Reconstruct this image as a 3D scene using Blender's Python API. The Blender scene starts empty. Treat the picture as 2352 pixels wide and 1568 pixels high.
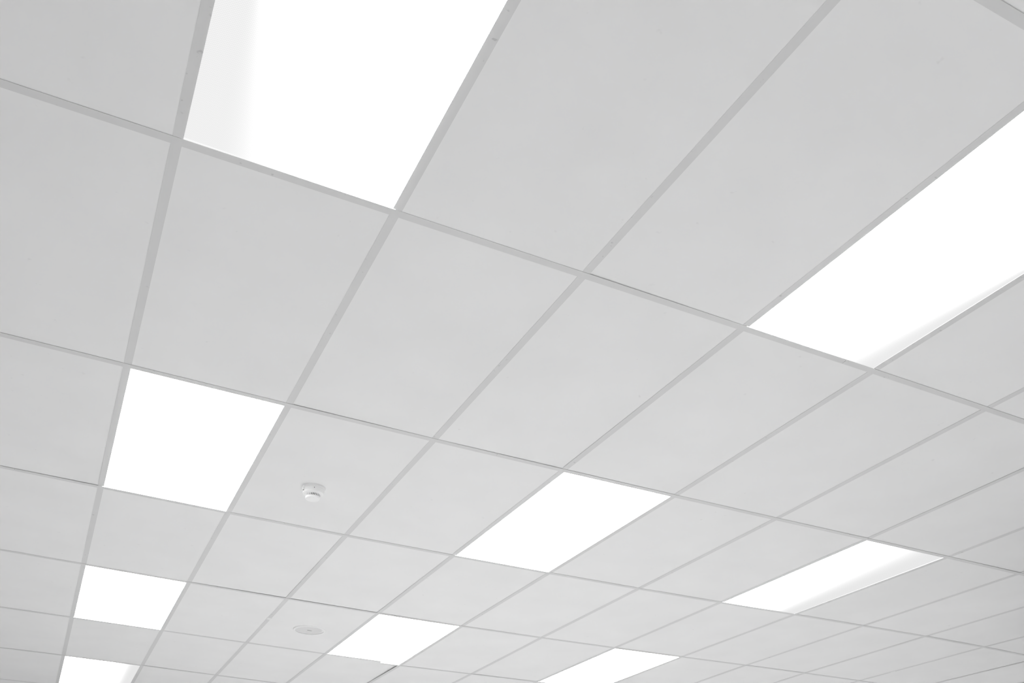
import bpy, bmesh, math, random
from mathutils import Matrix, Vector

random.seed(7)
SC = bpy.context.scene
COL = SC.collection
PI = math.pi

# ------------------------------------------------------------------ camera, world, exposure
U = 0.6                      # ceiling module across (m)
ASP = 1.98251                # module length / module width
ZC = 2.95                    # height of the ceiling grid
CAM = (0.21219 * U, -2.71554 * U, ZC - 2.61984 * U)
RIGHT = Vector((0.89167, -0.452668, 0.004141))
DOWN = Vector((0.2601, 0.504816, -0.823109))
FWD = Vector((0.370505, 0.735019, 0.567868))
cam_data = bpy.data.cameras.new('camera')
cam_data.sensor_fit = 'HORIZONTAL'
cam_data.sensor_width = 36.0
cam_data.lens = 1890.943 / 2352 * 36.0
cam_data.clip_start = 0.02
cam = bpy.data.objects.new('camera', cam_data)
COL.objects.link(cam)
mw = Matrix((RIGHT, -DOWN, -FWD)).transposed().to_4x4()
mw.translation = CAM
cam.matrix_world = mw
SC.camera = cam

world = bpy.data.worlds.new('world')
SC.world = world
world.use_nodes = True
world.node_tree.nodes['Background'].inputs[0].default_value = (1, 1, 1, 1)
world.node_tree.nodes['Background'].inputs[1].default_value = 0.0    # a closed room

LAMP = 13.3                  # radiance of a lit diffuser
SC.view_settings.view_transform = 'Standard'
SC.view_settings.look = 'None'
SC.view_settings.gamma = 1.0
SC.view_settings.use_curve_mapping = False
SC.view_settings.exposure = 0.0
SC.render.dither_intensity = 0.0
try:
    SC.cycles.use_denoising = True
    SC.cycles.max_bounces = 16
    SC.cycles.diffuse_bounces = 12
    SC.cycles.sample_clamp_indirect = 0.0
except Exception:
    pass

# ------------------------------------------------------------------ materials
def new_mat(name):
    m = bpy.data.materials.new(name)
    m.use_nodes = True
    nt = m.node_tree
    return m, nt, nt.nodes['Principled BSDF']


def node(nt, kind, **kw):
    n = nt.nodes.new(kind)
    for k, v in kw.items():
        setattr(n, k, v)
    return n


def math_node(nt, op, a, b=None, clamp=False):
    n = node(nt, 'ShaderNodeMath', operation=op)
    n.use_clamp = clamp
    for k, v in enumerate((a, b)):
        if v is None:
            continue
        if isinstance(v, (int, float)):
            n.inputs[k].default_value = v
        else:
            nt.links.new(v, n.inputs[k])
    return n.outputs[0]


def plain(name, g, rough=0.7, var=0.0, scale=6.0, spec=0.3, bump=0.0, bump_scale=200.0):
    m, nt, b = new_mat(name)
    b.inputs['Roughness'].default_value = rough
    b.inputs['Specular IOR Level'].default_value = spec
    b.inputs['Base Color'].default_value = (g, g, g, 1)
    tc = node(nt, 'ShaderNodeNewGeometry')
    if var:
        no = node(nt, 'ShaderNodeTexNoise')
        no.inputs['Scale'].default_value = scale
        no.inputs['Detail'].default_value = 4
        nt.links.new(tc.outputs['Position'], no.inputs['Vector'])
        mr = node(nt, 'ShaderNodeMapRange')
        mr.inputs['From Min'].default_value = 0.3
        mr.inputs['From Max'].default_value = 0.7
        mr.inputs['To Min'].default_value = g * (1 - var)
        mr.inputs['To Max'].default_value = g * (1 + var)
        nt.links.new(no.outputs['Fac'], mr.inputs['Value'])
        nt.links.new(mr.outputs['Result'], b.inputs['Base Color'])
    if bump:
        no = node(nt, 'ShaderNodeTexNoise')
        no.inputs['Scale'].default_value = bump_scale
        nt.links.new(tc.outputs['Position'], no.inputs['Vector'])
        bp = node(nt, 'ShaderNodeBump')
        bp.inputs['Strength'].default_value = bump
        bp.inputs['Distance'].default_value = 0.001
        nt.links.new(no.outputs['Fac'], bp.inputs['Height'])
        nt.links.new(bp.outputs['Normal'], b.inputs['Normal'])
    return m


def speckled(name, g, speck, density, scale, rough=0.6, spec=0.25):
    """A painted surface with a few small grey specks of dirt."""
    m, nt, b = new_mat(name)
    b.inputs['Roughness'].default_value = rough
    b.inputs['Specular IOR Level'].default_value = spec
    tc = node(nt, 'ShaderNodeNewGeometry')
    no = node(nt, 'ShaderNodeTexNoise')
    no.inputs['Scale'].default_value = 3.0
    nt.links.new(tc.outputs['Position'], no.inputs['Vector'])
    base = node(nt, 'ShaderNodeMapRange')
    base.inputs['From Min'].default_value = 0.3
    base.inputs['From Max'].default_value = 0.7
    base.inputs['To Min'].default_value = g * 0.985
    base.inputs['To Max'].default_value = g * 1.015
    nt.links.new(no.outputs['Fac'], base.inputs['Value'])
    n2 = node(nt, 'ShaderNodeTexNoise')
    n2.inputs['Scale'].default_value = scale
    n2.inputs['Detail'].default_value = 2
    nt.links.new(tc.outputs['Position'], n2.inputs['Vector'])
    mr = node(nt, 'ShaderNodeMapRange')
    mr.inputs['From Min'].default_value = density
    mr.inputs['From Max'].default_value = density + 0.06
    nt.links.new(n2.outputs['Fac'], mr.inputs['Value'])
    mx = node(nt, 'ShaderNodeMix', data_type='FLOAT')
    nt.links.new(mr.outputs['Result'], mx.inputs[0])
    nt.links.new(base.outputs['Result'], mx.inputs[2])
    mx.inputs[3].default_value = g * speck
    nt.links.new(mx.outputs[0], b.inputs['Base Color'])
    return m


M_TILE = speckled('ceiling_tile_face', 0.84, 0.93, 0.735, 26.0, rough=0.9, spec=0.1)
M_TEE = speckled('grid_enamel', 0.69, 0.80, 0.70, 45.0, rough=0.55, spec=0.25)
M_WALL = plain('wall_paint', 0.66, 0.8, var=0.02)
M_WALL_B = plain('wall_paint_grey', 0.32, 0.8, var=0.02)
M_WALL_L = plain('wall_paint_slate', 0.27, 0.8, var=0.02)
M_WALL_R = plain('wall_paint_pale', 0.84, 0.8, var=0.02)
M_FLOOR = plain('floor_vinyl', 0.74, 0.7, var=0.05, scale=2.0)
M_DECK = plain('deck_concrete', 0.25, 0.9, var=0.1)
M_STEEL = plain('white_steel', 0.75, 0.5)
M_PLASTIC = plain('white_plastic', 0.93, 0.45, spec=0.35)
M_RIM = plain('off_white_plastic', 0.86, 0.5)
M_DARK = plain('dark_slot', 0.09, 0.7)
M_GRILLE = plain('speaker_mesh', 0.74, 0.75, bump=0.4, bump_scale=600.0)
M_SLIT = plain('badge_grey', 0.45, 0.6)
M_SHADE_WALL = plain('shade_wall_black', 0.08, 0.8)  # near-black, so the added wall shades the ceiling beside it
M_VENT = plain('vent_grey', 0.22, 0.5)
M_TAPE = plain('white_tape', 0.80, 0.6)


def diffuser_mat(name, side=0, w0=0.0, w1=0.0, soft0=0.1, soft1=0.0, dim=0.87, edge=False, endline=False):
    """Glowing prismatic lens: full glow over the tubes, weaker along the side of the tray that no tube stands next to."""
    m = bpy.data.materials.new(name)
    m.use_nodes = True
    nt = m.node_tree
    for n in list(nt.nodes):
        nt.nodes.remove(n)
    out = node(nt, 'ShaderNodeOutputMaterial')
    em = node(nt, 'ShaderNodeEmission')
    em.inputs['Color'].default_value = (1, 1, 1, 1)
    nt.links.new(em.outputs[0], out.inputs['Surface'])
    if side == 0:
        em.inputs['Strength'].default_value = LAMP
        return m
    tc = node(nt, 'ShaderNodeTexCoord')
    sp = node(nt, 'ShaderNodeSeparateXYZ')
    nt.links.new(tc.outputs['Object'], sp.inputs[0])
    x, y = sp.outputs[0], sp.outputs[1]
    hx, hy = U / 2, U * ASP / 2
    d = math_node(nt, 'MULTIPLY_ADD', x, -side / (2 * hx))          # 0 at the weak edge, 1 at the other
    d.node.inputs[2].default_value = 0.5
    yn = math_node(nt, 'MULTIPLY', y, 1 / hy)
    w = math_node(nt, 'MULTIPLY_ADD', yn, w1)
    w.node.inputs[2].default_value = w0
    sf = math_node(nt, 'MULTIPLY_ADD', yn, soft1)
    sf.node.inputs[2].default_value = soft0
    sf = math_node(nt, 'MAXIMUM', sf, 0.07)
    t = math_node(nt, 'DIVIDE', math_node(nt, 'SUBTRACT', d, w), sf, clamp=True)
    t = math_node(nt, 'POWER', t, 2.2)
    if edge:
        e = math_node(nt, 'LESS_THAN', d, 0.034)
        t = math_node(nt, 'MAXIMUM', t, math_node(nt, 'MULTIPLY', e, 0.25))
    if endline:
        e = math_node(nt, 'GREATER_THAN', yn, 0.955)  # end band of the glow stands in for light reflected off the tee
        t = math_node(nt, 'MAXIMUM', t, math_node(nt, 'MULTIPLY', e, 0.035))
    # fine prisms of the lens, strongest where the glow is weak
    kx = 2 * PI / 0.0062
    pr = math_node(nt, 'MULTIPLY', math_node(nt, 'SINE', math_node(nt, 'MULTIPLY', x, kx)),
                   math_node(nt, 'SINE', math_node(nt, 'MULTIPLY', y, kx)))
    pr = math_node(nt, 'MULTIPLY_ADD', pr, 0.05)
    pr.node.inputs[2].default_value = 1.0
    g = math_node(nt, 'POWER', LAMP / dim, t)
    g = math_node(nt, 'MULTIPLY', math_node(nt, 'MULTIPLY', g, dim), pr)
    nt.links.new(g, em.inputs['Strength'])
    return m


# ------------------------------------------------------------------ object helpers
def link(name, me, mat=None, parent=None, loc=None):
    o = bpy.data.objects.new(name, me)
    COL.objects.link(o)
    if mat is not None:
        me.materials.append(mat)
    if parent is not None:
        o.parent = parent
    if loc is not None:
        o.location = loc
    return o


def mesh_of(name, verts, faces, smooth=False):
    me = bpy.data.meshes.new(name)
    me.from_pydata([tuple(v) for v in verts], [], faces)
    bm = bmesh.new()
    bm.from_mesh(me)
    bmesh.ops.recalc_face_normals(bm, faces=bm.faces)
    bm.to_mesh(me)
    bm.free()
    if smooth:
        for p in me.polygons:
            p.use_smooth = True
    me.update()
    return me


def box_mesh(name, x0, x1, y0, y1, z0, z1):
    v = [(x, y, z) for z in (z0, z1) for y in (y0, y1) for x in (x0, x1)]
    f = [(0, 1, 3, 2), (4, 6, 7, 5), (0, 4, 5, 1), (2, 3, 7, 6), (0, 2, 6, 4), (1, 5, 7, 3)]
    return mesh_of(name, v, f)


def lathe(name, prof, seg=64, close_top=False, close_bottom=False, sharp=25):
    """prof: (radius, z) pairs; flat-capped ends where asked."""
    v, f = [], []
    for r, z in prof:
        for k in range(seg):
            a = 2 * PI * k / seg
            v.append((r * math.cos(a), r * math.sin(a), z))
    n = len(prof)
    for a in range(n - 1):
        for k in range(seg):
            k2 = (k + 1) % seg
            f.append((a * seg + k, a * seg + k2, (a + 1) * seg + k2, (a + 1) * seg + k))
    if close_top:
        f.append(tuple(range(seg)))
    if close_bottom:
        f.append(tuple(range((n - 1) * seg, n * seg)))
    me = mesh_of(name, v, f)
    for p in me.polygons:
        p.use_smooth = len(p.vertices) == 4
    try:
        me.set_sharp_from_angle(angle=math.radians(sharp))
    except Exception:
        pass
    return me


def describe(o, label, cat, group=None):
    o['label'] = label
    o['category'] = cat
    if group:
        o['group'] = group


# ------------------------------------------------------------------ the ceiling grid as it hangs
# the runners are not perfectly straight or level: small measured offsets, in modules
A = [0.0279, -0.003, -0.01, -0.0083, -0.0199, -0.005, 0.0082, 0.0087, 0.0114, -0.0026, -0.0073]
B = [0.0115, 0.017, 0.0027, -0.0227, -0.0176, -0.0048, -0.0142, -0.0278, 0.0195, 0.0507, -0.0182]
CC = [0.0031, -0.0065, -0.0102, 0.0203, 0.0006, -0.0073]
DD = [0.0186, -0.0095, -0.0157, -0.0023, 0.0038, 0.0046]
D2 = [0.0661, 0.0169, -0.0187, -0.0484, 0.0025, -0.0024]
ZS = [((0, 2), 0.02343), ((0, 3), -0.04128), ((0, 4), 0.0199), ((1, 1), -0.05806), ((1, 2), -0.0061), ((1, 3), -0.03271),
      ((2, 0), 0.07231), ((2, 1), 0.02032), ((2, 2), -0.06143), ((3, 0), -0.02042), ((3, 1), 0.02993), ((4, 0), -0.021)]
I0, I1 = -3, 15
J0, J1 = -5, 9


def clamp(v, a, b):
    return max(a, min(b, v))


def sag(i, j):
    u = (clamp(i, -1, 11) - 4) / 5
    v = (clamp(j, -0.4, 5.2) - 2) / 3
    return sum(c * u ** a * v ** b for (a, b), c in ZS)


def lerp_list(L, t):
    t = clamp(t, 0, len(L) - 1)
    k = int(min(math.floor(t), len(L) - 2))
    return L[k] + (L[k + 1] - L[k]) * (t - k)


def P(i, j, dz=0.0):
    u = (clamp(i, -1, 11) - 4) / 5
    v = (clamp(j, -1, 5.5) - 2) / 3
    x = i + lerp_list(A, i) + lerp_list(B, i) * v
    y = ASP * j + lerp_list(CC, j) + lerp_list(DD, j) * u + lerp_list(D2, j) * u * u
    bow = 0.019 * clamp(-j, 0, 1)
    return Vector((x * U, y * U + bow, ZC + U * sag(i, j) + dz))


# ------------------------------------------------------------------ room shell
XL, XR = P(I0, 2).x, P(I1, 2).x - 0.02
YF, YB = P(4, J0).y, P(4, J1).y
HT = ZC + 0.45


def struct(name, me, mat, label=None):
    o = link(name, me, mat)
    o['kind'] = 'structure'
    if label:
        o['label'] = label
    return o


struct('floor', box_mesh('floor', XL - 0.15, XR + 0.15, YF - 0.15, YB + 0.15, -0.1, 0.0), M_FLOOR)
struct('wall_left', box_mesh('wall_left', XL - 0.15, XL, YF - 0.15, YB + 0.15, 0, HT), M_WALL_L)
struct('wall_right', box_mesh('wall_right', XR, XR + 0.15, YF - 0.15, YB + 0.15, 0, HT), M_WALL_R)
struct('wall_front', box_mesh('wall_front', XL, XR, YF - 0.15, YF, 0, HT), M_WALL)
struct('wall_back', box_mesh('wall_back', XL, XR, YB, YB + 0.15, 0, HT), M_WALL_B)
pc = P(8.72, 1.12)
struct('wall_added_shade', box_mesh('wall_added_shade', pc.x, pc.x + 0.2, YF, pc.y, 0, HT - 0.08), M_SHADE_WALL)  # unseen wall, added to darken the right side of the ceiling
ceiling = struct('ceiling', box_mesh('ceiling', XL, XR, YF, YB, HT - 0.08, HT), M_DECK,
                 'suspended ceiling of pale rectangular tiles in a grey metal grid')

# ------------------------------------------------------------------ tees
HW = 0.0132                  # half width of a visible flange
TF = 0.0006                  # flange thickness


def tee_mesh(name, pts, across, half=HW, taper=None):
    """Inverted T swept through pts; across is the horizontal direction over the flange."""
    sec = [(-half, 0), (half, 0), (half, TF), (0.0008, TF), (0.0008, 0.036), (-0.0008, 0.036), (-0.0008, TF), (-half, TF)]
    v, f = [], []
    for p in pts:
        for a, z in sec:
            v.append(p + across * a + Vector((0, 0, z)))
    n = len(sec)
    for k in range(len(pts) - 1):
        for q in range(n):
            q2 = (q + 1) % n
            f.append((k * n + q, k * n + q2, (k + 1) * n + q2, (k + 1) * n + q))
    f.append(tuple(range(n)))
    f.append(tuple(range((len(pts) - 1) * n, len(pts) * n)))
    return mesh_of(name, v, f)


SPLICE = {0: 3.765, 1: 2.47, 2: 5.4, 3: 7.3, 4: 3.735, 5: 1.6}
DROP_ROW, DROP_AT, DROP_END = 4, 3.735, 6.3


def row_drop(i, j):
    """The runner that hangs low just past its splice."""
    if j == DROP_ROW and DROP_AT < i < DROP_END:
        return -0.0135 * (1 - (i - DROP_AT) / (DROP_END - DROP_AT)) ** 1.3
    return 0.0


for j in range(J0, J1 + 1):
    s = SPLICE.get(j, 3.5 + (j * 2.3) % 4)
    cuts = sorted([I0, I1] + [c for c in (s - 12, s - 6, s, s + 6) if I0 + 0.2 < c < I1 - 0.2])
    for a, b in zip(cuts[:-1], cuts[1:]):
        a2 = a + (0.0014 if a != I0 else 0)
        b2 = b - (0.0014 if b != I1 else 0)
        stops = [a2] + [k for k in range(math.ceil(a2 + 0.01), math.floor(b2 - 0.01) + 1)] + [b2]
        pts = [P(t, j, row_drop(t, j)) for t in stops]
        link('main_runner', tee_mesh('main_runner', pts, Vector((0, 1, 0))), M_TEE, ceiling)

for i in range(I0 + 1, I1):
    for j in range(J0, J1):
        p, q = P(i, j, 0.0006 + row_drop(i, j)), P(i, j + 1, 0.0006 + row_drop(i, j + 1))
        p, q = p + (q - p).normalized() * (HW + 0.0005), q + (p - q).normalized() * (HW + 0.0005)
        mid = (p + q) / 2
        link('cross_tee', tee_mesh('cross_tee', [p, mid, q], Vector((1, 0, 0))), M_TEE, ceiling)

# wall angle along the four walls
for nm, (x0, x1, y0, y1) in {'wall_angle_a': (XL, XL + 0.024, YF, YB), 'wall_angle_b': (XR - 0.024, XR, YF, YB),
                             'wall_angle_c': (XL + 0.024, XR - 0.024, YF, YF + 0.024), 'wall_angle_d': (XL + 0.024, XR - 0.024, YB - 0.024, YB)}.items():
    zz = ZC - 0.004
    link('wall_angle', box_mesh('wall_angle', x0, x1, y0, y1, zz, zz + 0.002), M_TEE, ceiling)

# ------------------------------------------------------------------ which cells hold lamps
LAMPS = {}
for i in (0, 3, 6):
    for j in (-1, 1, 3, 5):
        LAMPS[(i, j)] = None
for cell in ((0, 7), (12, 1), (12, 4), (12, 6), (3, -3), (0, -3)):  # unseen lights, added to balance the brightness of the ceiling
    LAMPS[cell] = None
del LAMPS[(6, 5)]
VENT = (12, 2)

# ------------------------------------------------------------------ tiles
TILE_LIFT = {}


def cell_corners(i, j, inset, drop=True):
    c = [P(i, j), P(i + 1, j), P(i + 1, j + 1), P(i, j + 1)]
    for k, (a, b) in enumerate(((i, j), (i + 1, j), (i + 1, j + 1), (i, j + 1))):
        c[k] = c[k] + Vector((0, 0, row_drop(a, b) if drop else 0.0))
    sx = (1, -1, -1, 1)
    sy = (1, 1, -1, -1)
    return [c[k] + Vector((sx[k] * inset, sy[k] * inset, 0)) for k in range(4)]


for i in range(I0, I1):
    for j in range(J0, J1):
        if (i, j) in LAMPS or (i, j) == VENT:
            continue
        c = cell_corners(i, j, 0.0035, drop=(i, j) != (DROP_ROW - 1, DROP_ROW))
        lift = random.uniform(0.0011, 0.0018)
        corner = [lift + random.choice((0, 0, 0, random.uniform(0.0, 0.0020))) for _ in range(4)]
        TILE_LIFT[(i, j)] = sum(corner) / 4
        v = [c[k] + Vector((0, 0, corner[k])) for k in range(4)] + [c[k] + Vector((0, 0, corner[k] + 0.015)) for k in range(4)]
        ctr = sum((c[k] for k in range(4)), Vector()) / 4
        v = [p - ctr for p in v]
        f = [(0, 1, 2, 3), (4, 7, 6, 5), (0, 4, 5, 1), (1, 5, 6, 2), (2, 6, 7, 3), (3, 7, 4, 0)]
        link('ceiling_tile', mesh_of('ceiling_tile', v, f), M_TILE, ceiling, ctr)


def tile_bottom(x, y):
    """Height of the tile face over a point given in modules along the two directions."""
    i, j = math.floor(x), math.floor(y)
    a, b = x - i, y - j
    p = (P(i, j) * (1 - a) * (1 - b) + P(i + 1, j) * a * (1 - b) + P(i + 1, j + 1) * a * b + P(i, j + 1) * (1 - a) * b)
    return p + Vector((0, 0, TILE_LIFT.get((i, j), 0.002)))


# white clips folded round two cross tees
def clip(i, j, t, ln, parent=ceiling):
    p, q = P(i, j, 0.0006), P(i, j + 1, 0.0006)
    d = (q - p).normalized()
    o = p + (q - p) * t
    s = Vector((1, 0, 0))
    w = HW + 0.002
    v = []
    for z in (-0.0012, 0.0022):
        for a, b in ((-w, -ln), (w, -ln * 0.6), (w, ln), (-w, ln * 0.7)):
            v.append(o + s * a + d * b + Vector((0, 0, z)))
    f = [(0, 1, 2, 3), (4, 7, 6, 5), (0, 4, 5, 1), (1, 5, 6, 2), (2, 6, 7, 3), (3, 7, 4, 0)]
    c = link('tee_clip', mesh_of('tee_clip', v, f), M_TAPE, parent)
    c['label'] = 'white clip'


clip(2, 3, 0.41, 0.028)
clip(10, 2, 0.70, 0.03)

# ------------------------------------------------------------------ recessed ceiling lights
PLAIN_GLOW = diffuser_mat('diffuser_glow')
GLOW = {
    (0, -1): diffuser_mat('diffuser_glow_left_weak', -1, 0.13, 0.03, 0.08, 0.55, dim=0.875, endline=True),
    (3, -1): diffuser_mat('diffuser_glow_right_weak', 1, 0.03, 0.03, 0.15, 0.35, dim=0.84, edge=True),
    (6, 1): diffuser_mat('diffuser_glow_right_dim', 1, 0.12, -0.03, 0.70, -0.20, dim=0.81, edge=True),
    (0, 5): diffuser_mat('diffuser_glow_right_grey', 1, 0.09, 0.0, 0.30, 0.0, dim=0.80),
}
LABEL = {
    (0, -1): 'large glowing ceiling light with a greyish dotted strip along its left edge',
    (3, -1): 'long glowing ceiling light cut off by the right edge of the photo',
    (0, 1): 'glowing ceiling light directly left of the smoke detector',
    (3, 1): 'fully white ceiling light right of the smoke detector with one tile between',
    (6, 1): 'slanted glowing ceiling light with a grey shaded right edge, at far right',
    (0, 3): 'glowing ceiling light left of the round speaker, second up in the left row',
    (3, 3): 'glowing ceiling light beside the round speaker, on a stepped lower runner',
    (6, 3): 'glowing ceiling light cut by the bottom edge near the middle of the photo',
    (0, 5): 'cut off glowing ceiling light in the bottom left corner of the photo',
}


def make_light(i, j):
    c = cell_corners(i, j, 0.006, drop=(j == 4))
    ctr = sum(c, Vector()) / 4
    root = bpy.data.objects.new('ceiling_light', None)
    COL.objects.link(root)
    root.location = ctr
    if (i, j) in LABEL:
        describe(root, LABEL[(i, j)], 'ceiling light', 'recessed lights in the ceiling grid')
    else:
        row = {-3: 'behind the camera', -1: 'level with the cut off right hand light', 1: "before the dark vent on the far right", 4: 'beyond the dark vent', 6: 'two tiles beyond the dark vent', 5: 'just below the lower edge',
               7: 'at the far end of the room'}[j]
        col = {0: 'left', 3: 'middle', 6: 'right', 9: 'fourth', 12: 'rightmost'}[i]
        describe(root, 'added recessed ceiling light outside the picture %s, %s row' % (row, col), 'ceiling light',
                 'added lights outside the picture')
    q = [p - ctr for p in c]

    def ring(ins, z):
        sx, sy = (1, -1, -1, 1), (1, 1, -1, -1)
        return [q[k] + Vector((sx[k] * ins, sy[k] * ins, z)) for k in range(4)]
    # diffuser: a shallow lens whose middle hangs a little under the grid
    rings = [ring(0, 0.0016), ring(0.0085, 0.0010), ring(0.012, -0.0006), ring(0.03, -0.0018), ring(0.07, -0.0030)]
    v = [p for r in rings for p in r]
    f = []
    for a in range(len(rings) - 1):
        for k in range(4):
            k2 = (k + 1) % 4
            f.append((a * 4 + k, a * 4 + k2, (a + 1) * 4 + k2, (a + 1) * 4 + k))
    f.append(tuple(range((len(rings) - 1) * 4, len(rings) * 4)))
    me = mesh_of('diffuser', v, f)
    # the open shell must face down
    if me.polygons[len(me.polygons) - 1].normal.z > 0:
        me.flip_normals()
    d = link('diffuser', me, GLOW.get((i, j), PLAIN_GLOW), root)
    # tray over it
    lo, hi = ring(0.001, 0.0022), ring(0.03, 0.085)
    v = lo + hi
    f = [(0, 4, 5, 1), (1, 5, 6, 2), (2, 6, 7, 3), (3, 7, 4, 0), (4, 5, 6, 7)]
    link('housing', mesh_of('housing', v, f), M_STEEL, root)
    return root


for (i, j) in LAMPS:
    make_light(i, j)


# ------------------------------------------------------------------ smoke detector
def smoke_detector():
    p = tile_bottom(1.4895, 1.5844)
    root = bpy.data.objects.new('smoke_detector', None)
    COL.objects.link(root)
    root.location = p
    describe(root, 'small white round smoke detector with dark vent slots on a ceiling tile', 'smoke detector')
    link('mounting_base', lathe('mounting_base', [(0.0495, 0.001), (0.0515, 0.0), (0.0515, -0.009), (0.0500, -0.0105), (0.040, -0.0105)]),
         M_PLASTIC, root)
    link('body', lathe('body', [(0.0478, -0.0095), (0.0478, -0.029), (0.0462, -0.0325), (0.0355, -0.0365), (0.0335, -0.037)],
                       close_bottom=True), M_PLASTIC, root)
    link('sensor_core', lathe('sensor_core', [(0.0295, -0.036), (0.0295, -0.049)]), M_DARK, root)
    link('sensor_cap', lathe('sensor_cap', [(0.0295, -0.0475), (0.0335, -0.048), (0.0338, -0.053), (0.031, -0.057), (0.022, -0.0585)],
                             close_bottom=True), M_PLASTIC, root)
    # fins round the sensing chamber: every gap between two fins is a vent slot
    v, f = [], []
    n = 26
    for k in range(n):
        a0 = 2 * PI * (k - 0.24) / n
        a1 = 2 * PI * (k + 0.24) / n
        b = len(v)
        for z in (-0.0365, -0.0485):
            for r, a in ((0.0285, a0), (0.0330, a0), (0.0330, a1), (0.0285, a1)):
                v.append((r * math.cos(a), r * math.sin(a), z))
        for q in ((0, 1, 2, 3), (4, 7, 6, 5), (0, 4, 5, 1), (1, 5, 6, 2), (2, 6, 7, 3), (3, 7, 4, 0)):
            f.append(tuple(b + w for w in q))
    link('vent_fins', mesh_of('vent_fins', v, f), M_PLASTIC, root)['label'] = 'ring of fins round the dark sensing chamber'
    # status lamp, towards the camera
    cd = Vector((CAM[0] - p.x, CAM[1] - p.y, 0)).normalized()
    ang = math.atan2(cd.y, cd.x)
    me = lathe('indicator', [(0.0018, -0.0015), (0.0018, 0.0008)], seg=12, close_top=True, close_bottom=True)
    o = link('indicator', me, M_DARK, root, (0.0478 * math.cos(ang + 0.02), 0.0478 * math.sin(ang + 0.02), -0.019))
    o.rotation_euler = (0, PI / 2, ang + 0.02)
    o['label'] = 'dark status lamp'
    # locking lug on the left side
    la = ang - 1.15
    lug = box_mesh('locking_lug', -0.004, 0.0065, -0.0055, 0.0055, -0.0245, -0.003)
    o = link('locking_lug', lug, M_PLASTIC, root, (0.0487 * math.cos(la), 0.0487 * math.sin(la), 0))
    o.rotation_euler = (0, 0, la)
    pin = lathe('release_hole', [(0.0024, -0.0262), (0.0024, -0.0242)], seg=12, close_top=True, close_bottom=True)
    link('release_hole', pin, M_DARK, root, (0.0505 * math.cos(la), 0.0505 * math.sin(la), 0))


smoke_detector()


# ------------------------------------------------------------------ ceiling speaker
def ceiling_speaker():
    p = tile_bottom(2.5245, 3.5185)
    root = bpy.data.objects.new('ceiling_speaker', None)
    COL.objects.link(root)
    root.location = p
    describe(root, 'flat round speaker with a grey grille set into a ceiling tile', 'speaker')
    link('rim', lathe('rim', [(0.1120, 0.001), (0.1125, -0.001), (0.1085, -0.005), (0.1000, -0.0065), (0.0965, -0.0060), (0.0960, 0.0005)], 96),
         M_RIM, root)
    prof = [(0.0962, -0.0010)] + [(0.0962 * (1 - k / 8), -0.0010 - 0.0025 * (1 - (1 - k / 8) ** 2)) for k in range(1, 8)]
    link('grille', lathe('grille', prof, 96, close_bottom=True), M_GRILLE, root)
    b = box_mesh('badge', -0.015, 0.015, -0.004, 0.004, -0.0052, -0.0030)
    o = link('badge', b, M_SLIT, root, (0.0, 0.0, 0.0))
    o.rotation_euler = (0, 0, 0.06)


ceiling_speaker()


# ------------------------------------------------------------------ made-up vent, added to stand for a dark smudge at the lower right corner
def added_vent(i, j):
    c = cell_corners(i, j, 0.0035)
    ctr = sum(c, Vector()) / 4
    root = bpy.data.objects.new('added_vent', None)
    COL.objects.link(root)
    root.location = ctr
    describe(root, 'added dark vent standing for a smudge, cut off at the bottom right corner of the photo', 'vent')
    q = [p - ctr for p in c]
    hx = min(abs(p.x) for p in q)
    hy = min(abs(p.y) for p in q)
    # frame: four mitred sides
    v, f = [], []
    for z in (0.0014, 0.014):
        for ins in (0.0, 0.03):
            for p in q:
                v.append((p.x - math.copysign(ins, p.x), p.y - math.copysign(ins, p.y), p.z + z))
    for k in range(4):
        k2 = (k + 1) % 4
        f += [(k, k2, 4 + k2, 4 + k), (8 + k, 12 + k, 12 + k2, 8 + k2), (k, 8 + k, 8 + k2, k2), (4 + k, 4 + k2, 12 + k2, 12 + k)]
    link('frame', mesh_of('frame', v, f), M_VENT, root)
    link('duct_plate', box_mesh('duct_plate', -hx + 0.03, hx - 0.03, -hy + 0.03, hy - 0.03, 0.045, 0.047), M_DARK, root)
    w = hx - 0.031
    me = mesh_of('slat', [(-w, -0.010, 0.004), (w, -0.010, 0.004), (w, 0.012, 0.030), (-w, 0.012, 0.030),
                          (-w, -0.010, 0.006), (w, -0.010, 0.006), (w, 0.012, 0.032), (-w, 0.012, 0.032)],
                 [(0, 1, 2, 3), (4, 7, 6, 5), (0, 4, 5, 1), (1, 5, 6, 2), (2, 6, 7, 3), (3, 7, 4, 0)])
    me.materials.append(M_VENT)
    n = 36
    for k in range(n):
        link('slat', me, None, root, (0, -hy + 0.045 + (2 * hy - 0.09) * k / (n - 1), 0))


added_vent(*VENT)
